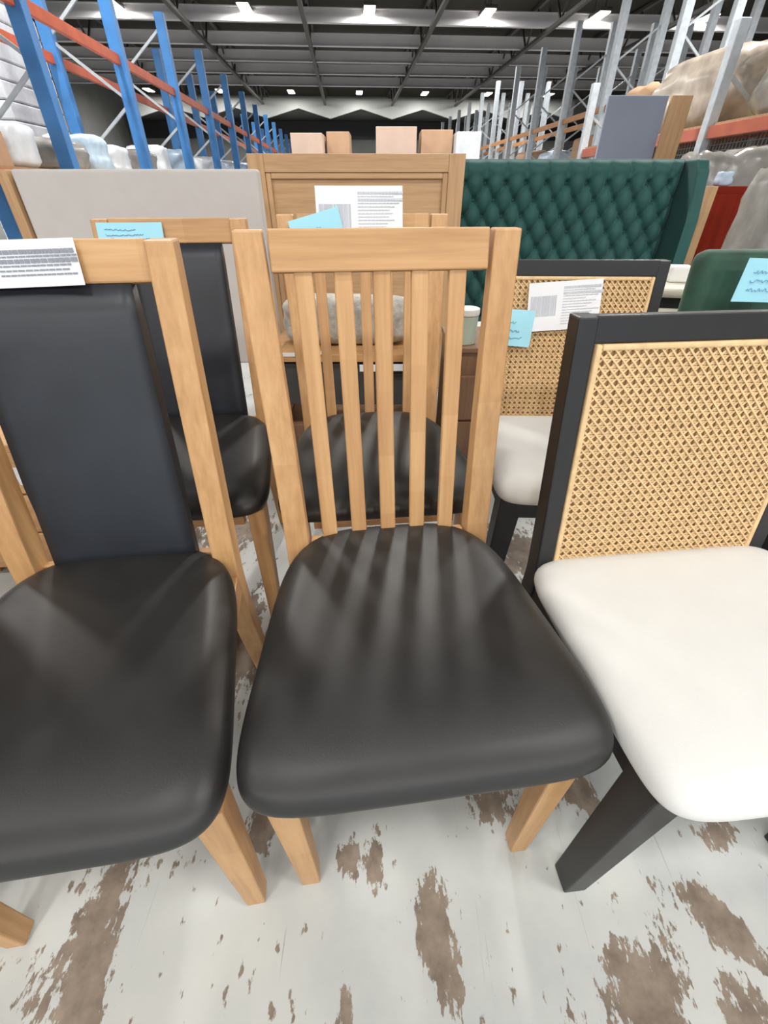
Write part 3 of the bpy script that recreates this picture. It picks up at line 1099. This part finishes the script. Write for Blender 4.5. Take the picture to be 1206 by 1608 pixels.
first = zt - 0.115
bm = tuft_surface(gw - 0.02, h0, ztop + 0.015, first, 220, 110)
me_o = from_bm('tufted_front', bm, VELVET, t, True)
me_o.location = (0, -0.03, 0)
box('back_board', (gw, 0.06, zt - h0), (0, 0.002, (zt + h0) / 2), VELVET, t, 0.01)
bmb = bmesh.new()
bmesh.ops.create_icosphere(bmb, subdivisions=2, radius=0.011)
btn = from_bm('button', bmb, VELVET, t, True)
btn_me = btn.data
cnt = 0
for r_ in range(9):
    z = first - r_ * pz_ / 2
    if z < h0 + 0.05:
        break
    for i in range(-8, 9):
        x = (i + (0.5 if r_ % 2 else 0.0)) * px_
        if abs(x) > gw / 2 - 0.06:
            continue
        o = btn if cnt == 0 else link(bpy.data.objects.new('button', btn_me), t)
        o.location = (x, -0.032, z)
        o.scale = (1, 0.6, 1)
        cnt += 1
for s in (-1, 1):
    bm = bmesh.new()
    prof = [(0.03, h0), (-0.24, h0), (-0.25, 0.55), (-0.235, 0.95), (-0.19, zt - 0.06), (-0.15, zt - 0.005), (0.03, zt - 0.005)]
    L_ = [bm.verts.new((-0.035, y, z)) for y, z in prof]
    R_ = [bm.verts.new((0.035, y, z)) for y, z in prof]
    bm.faces.new(L_)
    bm.faces.new(R_[::-1])
    for i in range(len(prof)):
        j = (i + 1) % len(prof)
        bm.faces.new((L_[i], R_[i], R_[j], L_[j]))
    do_bevel(bm, 0.012, 3)
    o = from_bm('wing', bm, VELVET, t)
    o.location = (s * (gw / 2 + 0.036), 0, 0)
for s in (-1, 1):
    box('leg', (0.07, 0.05, h0 + 0.02), (s * (gw / 2 - 0.15), 0.0, (h0 + 0.02) / 2), BLACKWOOD, t)

# ---------------------------------------------------------------- dark green velvet chair at the right
p = at_y(1180, 392, 1.95)
t = thing('velvet_chair', 'dark green velvet tub chair behind the cane chairs at right edge', 'chair', (p.x + 0.10, 1.92, 0), R(4))
zt = p.z
bm = bmesh.new()
add_box(bm, 0, 0, 0, 0.56, 0.10, 0.50)
do_bevel(bm, 0.045, 5)
o = from_bm('backrest', bm, VELVET_DARK, t, True)
o.location = (0, 0.05, zt - 0.25)
o.rotation_euler = (R(-6), 0, 0)
cushion('seat', 0.27, 0.26, -0.42, 0.06, 0.38, 0.48, VELVET_DARK, t, 6, 6)
for sx in (-1, 1):
    for yy in (-0.36, 0.03):
        bar('leg', (sx * 0.22, yy, 0), (sx * 0.20, yy, 0.39), 0.025, 0.025, BLACKWOOD, t, 0.04, 0.04)
# blue tag lying against it
p = at_y(1183, 437, 1.9)
tg = thing('blue_price_tag', 'blue handwritten tag on the dark green velvet chair', 'tag', p + Vector((0, -0.062, 0)), R(3), 'price tags on the furniture')
sheet('paper', 0.20, 0.145, BLUEPAPER, tg, Matrix.Rotation(R(2), 4, 'Y'), 0.004)
r_ = random.Random(9)
for row, zz in ((0, 0.03), (1, 0.0), (2, -0.03)):
    tube('handwriting', [(-0.06 + 0.005 * i, -0.004, zz + r_.uniform(-0.007, 0.007)) for i in range(14 + 4 * row)], 0.0009, BLUEINK, tg, 5)

# mahogany cabinet with pale side, at the right behind the headboard wing
yc = 4.1
a, b_, c_ = at_y(1085, 292, yc), at_y(1128, 292, yc), at_y(1178, 292, yc)
t = thing('mahogany_cabinet', 'red mahogany cabinet with pale oak end panel right of headboard', 'cabinet', ((a.x + c_.x) / 2, yc + 0.25, 0), 0)
w = c_.x - a.x
box('carcass', (w, 0.46, a.z), (0, 0.0, a.z / 2), RED, t, 0.004)
box('end_panel', (b_.x - a.x, 0.03, a.z - 0.004), (-w / 2 + (b_.x - a.x) / 2, -0.2455, a.z / 2), OAK_PALE, t, 0.004)
box('door', (c_.x - b_.x - 0.01, 0.022, a.z - 0.1), (w / 2 - (c_.x - b_.x) / 2, -0.2415, a.z / 2), RED, t, 0.004)
# plastic wrapped items at the right edge
o = lump('wrapped_bundle', 0.45, 0.40, 1.22, WRAPGREY, None, 0.05, 90, 10, 6.0)
p = at_y(1222, 330, 3.4)
o.location = (p.x + 0.05, 3.4, 0)
tag(o, 'upright grey plastic-wrapped bundle beside the red mahogany cabinet', 'bundle')
o = lump('wrapped_bundle', 0.75, 0.5, 1.38, WRAPGREY, None, 0.05, 93, 10, 4.0)
p = at_y(1150, 250, 5.0)
o.location = (p.x + 0.02, 5.1, 0)
tag(o, 'wide grey plastic-wrapped pile below the red rack beam', 'bundle')
p = at_y(1158, 276, 4.72)
o = lump('foil_parcel', 0.11, 0.08, 0.09, WRAPBLUE, None, 0.08, 95, 5)
p2 = at_y(1158, 292, 4.1)
o.location = (p2.x, 4.3, p2.z + 0.001)
tag(o, 'small pale turquoise parcel on top of the mahogany cabinet', 'parcel')

# stacked cream table tops between the rear cane chair and the velvet chair
p = at_y(1052, 455, 2.55)
t = thing('board_stack_trestle', 'black trestle carrying the cream table tops at right', 'trestle', (1.37, 2.60, 0), R(-12))
for s in (-1, 1):
    bar('leg', (s * 0.2, -0.1, 0), (s * 0.16, -0.02, 0.50), 0.03, 0.03, BLACKWOOD, t)
    bar('leg', (s * 0.2, 0.1, 0), (s * 0.16, 0.02, 0.50), 0.03, 0.03, BLACKWOOD, t)
box('cross_beam', (0.5, 0.08, 0.06), (0, 0, 0.53), BLACKWOOD, t, 0.004)
for k in range(2):
    z = 0.5605 + k * 0.095
    SX = 1.37
    if k == 0:
        s_ = box('spacer_block', (0.40, 0.34, 0.05), (SX, 2.60, z + 0.0705), BLACKPL, None, 0.004, (0, 0, R(-12)))
        tag(s_, 'black spacer between the two cream table tops at right', 'spacer')
    o = box('table_top', (0.46, 0.40, 0.044), (SX, 2.60, z + 0.0225), CREAMBOARD, None, 0.02, (0, 0, R(-12)), 4)
    tag(o, ('lower' if k == 0 else 'upper') + ' cream table top with rounded edge, stacked at right', 'table top', 'cream table tops')

o = box('foam_block', (0.11, 0.10, 0.075), (1.545, 2.60, 0.7375), WHITE, None, 0.012, (0, 0, R(-12)), 3)
tag(o, 'small white foam block on the upper cream table top', 'block')

# ---------------------------------------------------------------- behind the slat chairs
# low oak unit with dark drawers and a plush grey cushion
yu = 1.95
a, b_ = at_y(418, 556, yu), at_y(688, 556, yu)
w, zt = b_.x - a.x, a.z
cx = (a.x + b_.x) / 2
t = thing('oak_bench_unit', 'low oak unit with charcoal drawer fronts seen between chair slats', 'cabinet', (cx, yu + 0.2, 0), 0)
bar('top', (-w / 2, 0, zt - 0.016), (w / 2, 0, zt - 0.016), 0.42, 0.032, OAK, t, side=(0, 0, 1))
for s in (-1, 1):
    bar('side', (s * (w / 2 - 0.016), 0, 0), (s * (w / 2 - 0.016), 0, zt - 0.033), 0.03, 0.40, OAK, t)
for k in (-1, 1):
    d = box('drawer', (w / 2 - 0.036, 0.30, 0.19), (k * (w / 4 - 0.017), -0.04, zt - 0.14), CHARCOAL, t, 0.004)
    box('handle', (0.12, 0.014, 0.012), (0, -0.157, 0.05), BLACKPL, d, 0.002)
box('plinth', (w - 0.07, 0.30, 0.16), (0, -0.02, 0.085), BROWN, t, 0.003)
o = lump('plush_cushion', w * 0.80, 0.20, 0.20, FUR, None, 0.03, 5, 9, 3, 4)
o.location = (cx - 0.02, yu + 0.20, zt + 0.001)
tag(o, 'grey plush cushion lying on the low oak unit', 'cushion')
for k, (px0, py0) in enumerate(((455, 556), (500, 553), (580, 577), (625, 576))):
    q = at_y(px0, py0, yu - 0.003)
    s_ = box('price_sticker', (0.085, 0.0012, 0.03 if k > 1 else 0.016), (q.x, yu - 0.0125, q.z), PAPER)
    tag(s_, 'small white sticker on the low oak unit, ' + ('first', 'second', 'third', 'fourth')[k] + ' from left', 'sticker', 'white stickers on the low oak unit')
# brown bedside cabinet with mint jar
yb = 1.78
a = at_y(712, 546, yb)
t = thing('bedside_cabinet', 'dark brown bedside cabinet behind the right post of the centre chair', 'cabinet', (a.x + 0.13, yb + 0.17, 0), 0)
bw, bh = 0.27, a.z
bar('carcass', (0, 0, 0.06), (0, 0, bh - 0.02), bw, 0.33, BROWN, t)
bar('top', (-bw / 2 - 0.005, 0, bh - 0.01), (bw / 2 + 0.005, 0, bh - 0.01), 0.35, 0.02, BROWN, t, side=(0, 0, 1))
for k in range(2):
    d = box('drawer', (bw - 0.03, 0.016, 0.19), (0, -0.172, 0.18 + k * 0.2), BROWN, t, 0.003)
    box('knob', (0.02, 0.02, 0.02), (0, -0.018, 0), BLACKPL, d, 0.006)
for sx in (-1, 1):
    for sy in (-1, 1):
        box('foot', (0.03, 0.03, 0.06), (sx * (bw / 2 - 0.03), sy * 0.13, 0.03), BROWN, t)
q = at_y(729, 546, yb + 0.07)
t = thing('mint_jar', 'mint green jar with white lid standing on the brown bedside cabinet', 'jar', (q.x, yb + 0.07, bh + 0.0005), 0)
bm = bmesh.new()
bmesh.ops.create_cone(bm, cap_ends=True, segments=32, radius1=0.040, radius2=0.043, depth=0.105)
do_bevel(bm, 0.003)
o = from_bm('body', bm, MINT, t, False)
o.location = (0, 0, 0.0525)
bm = bmesh.new()
bmesh.ops.create_cone(bm, cap_ends=True, segments=32, radius1=0.046, radius2=0.046, depth=0.026)
do_bevel(bm, 0.005)
o = from_bm('lid', bm, WHITE, t, False)
o.location = (0, 0, 0.1185)

# oak drawer chest left of the front left chair, with a white note
q = at_z(15, 745, 0.40)
t = thing('oak_chest', 'small oak drawer chest glimpsed behind the front left chair', 'chest', (-1.16, 1.33, 0), R(3))
cw, cd, chh = 0.5, 0.4, 0.50
bar('carcass', (0, 0, 0.03), (0, 0, chh - 0.025), cw, cd, OAK, t)
bar('top', (-cw / 2 - 0.01, 0, chh - 0.012), (cw / 2 + 0.01, 0, chh - 0.012), cd + 0.03, 0.024, OAK, t, side=(0, 0, 1))
for k in range(3):
    d = bar('drawer', (-cw / 2 + 0.02, -cd / 2 - 0.007, 0.11 + 0.148 * k), (cw / 2 - 0.02, -cd / 2 - 0.007, 0.11 + 0.148 * k), 0.14, 0.016, OAK, t, side=(0, 1, 0))
for sx in (-1, 1):
    for sy in (-1, 1):
        box('foot', (0.04, 0.04, 0.03), (sx * (cw / 2 - 0.03), sy * (cd / 2 - 0.03), 0.015), OAK, t)
o = box('paper_note', (0.14, 0.0012, 0.06), (-1.02, 1.118, 0.40), PAPER, None, 0, (0, 0, R(3)))
tag(o, 'white paper note on the oak drawer chest front', 'note')
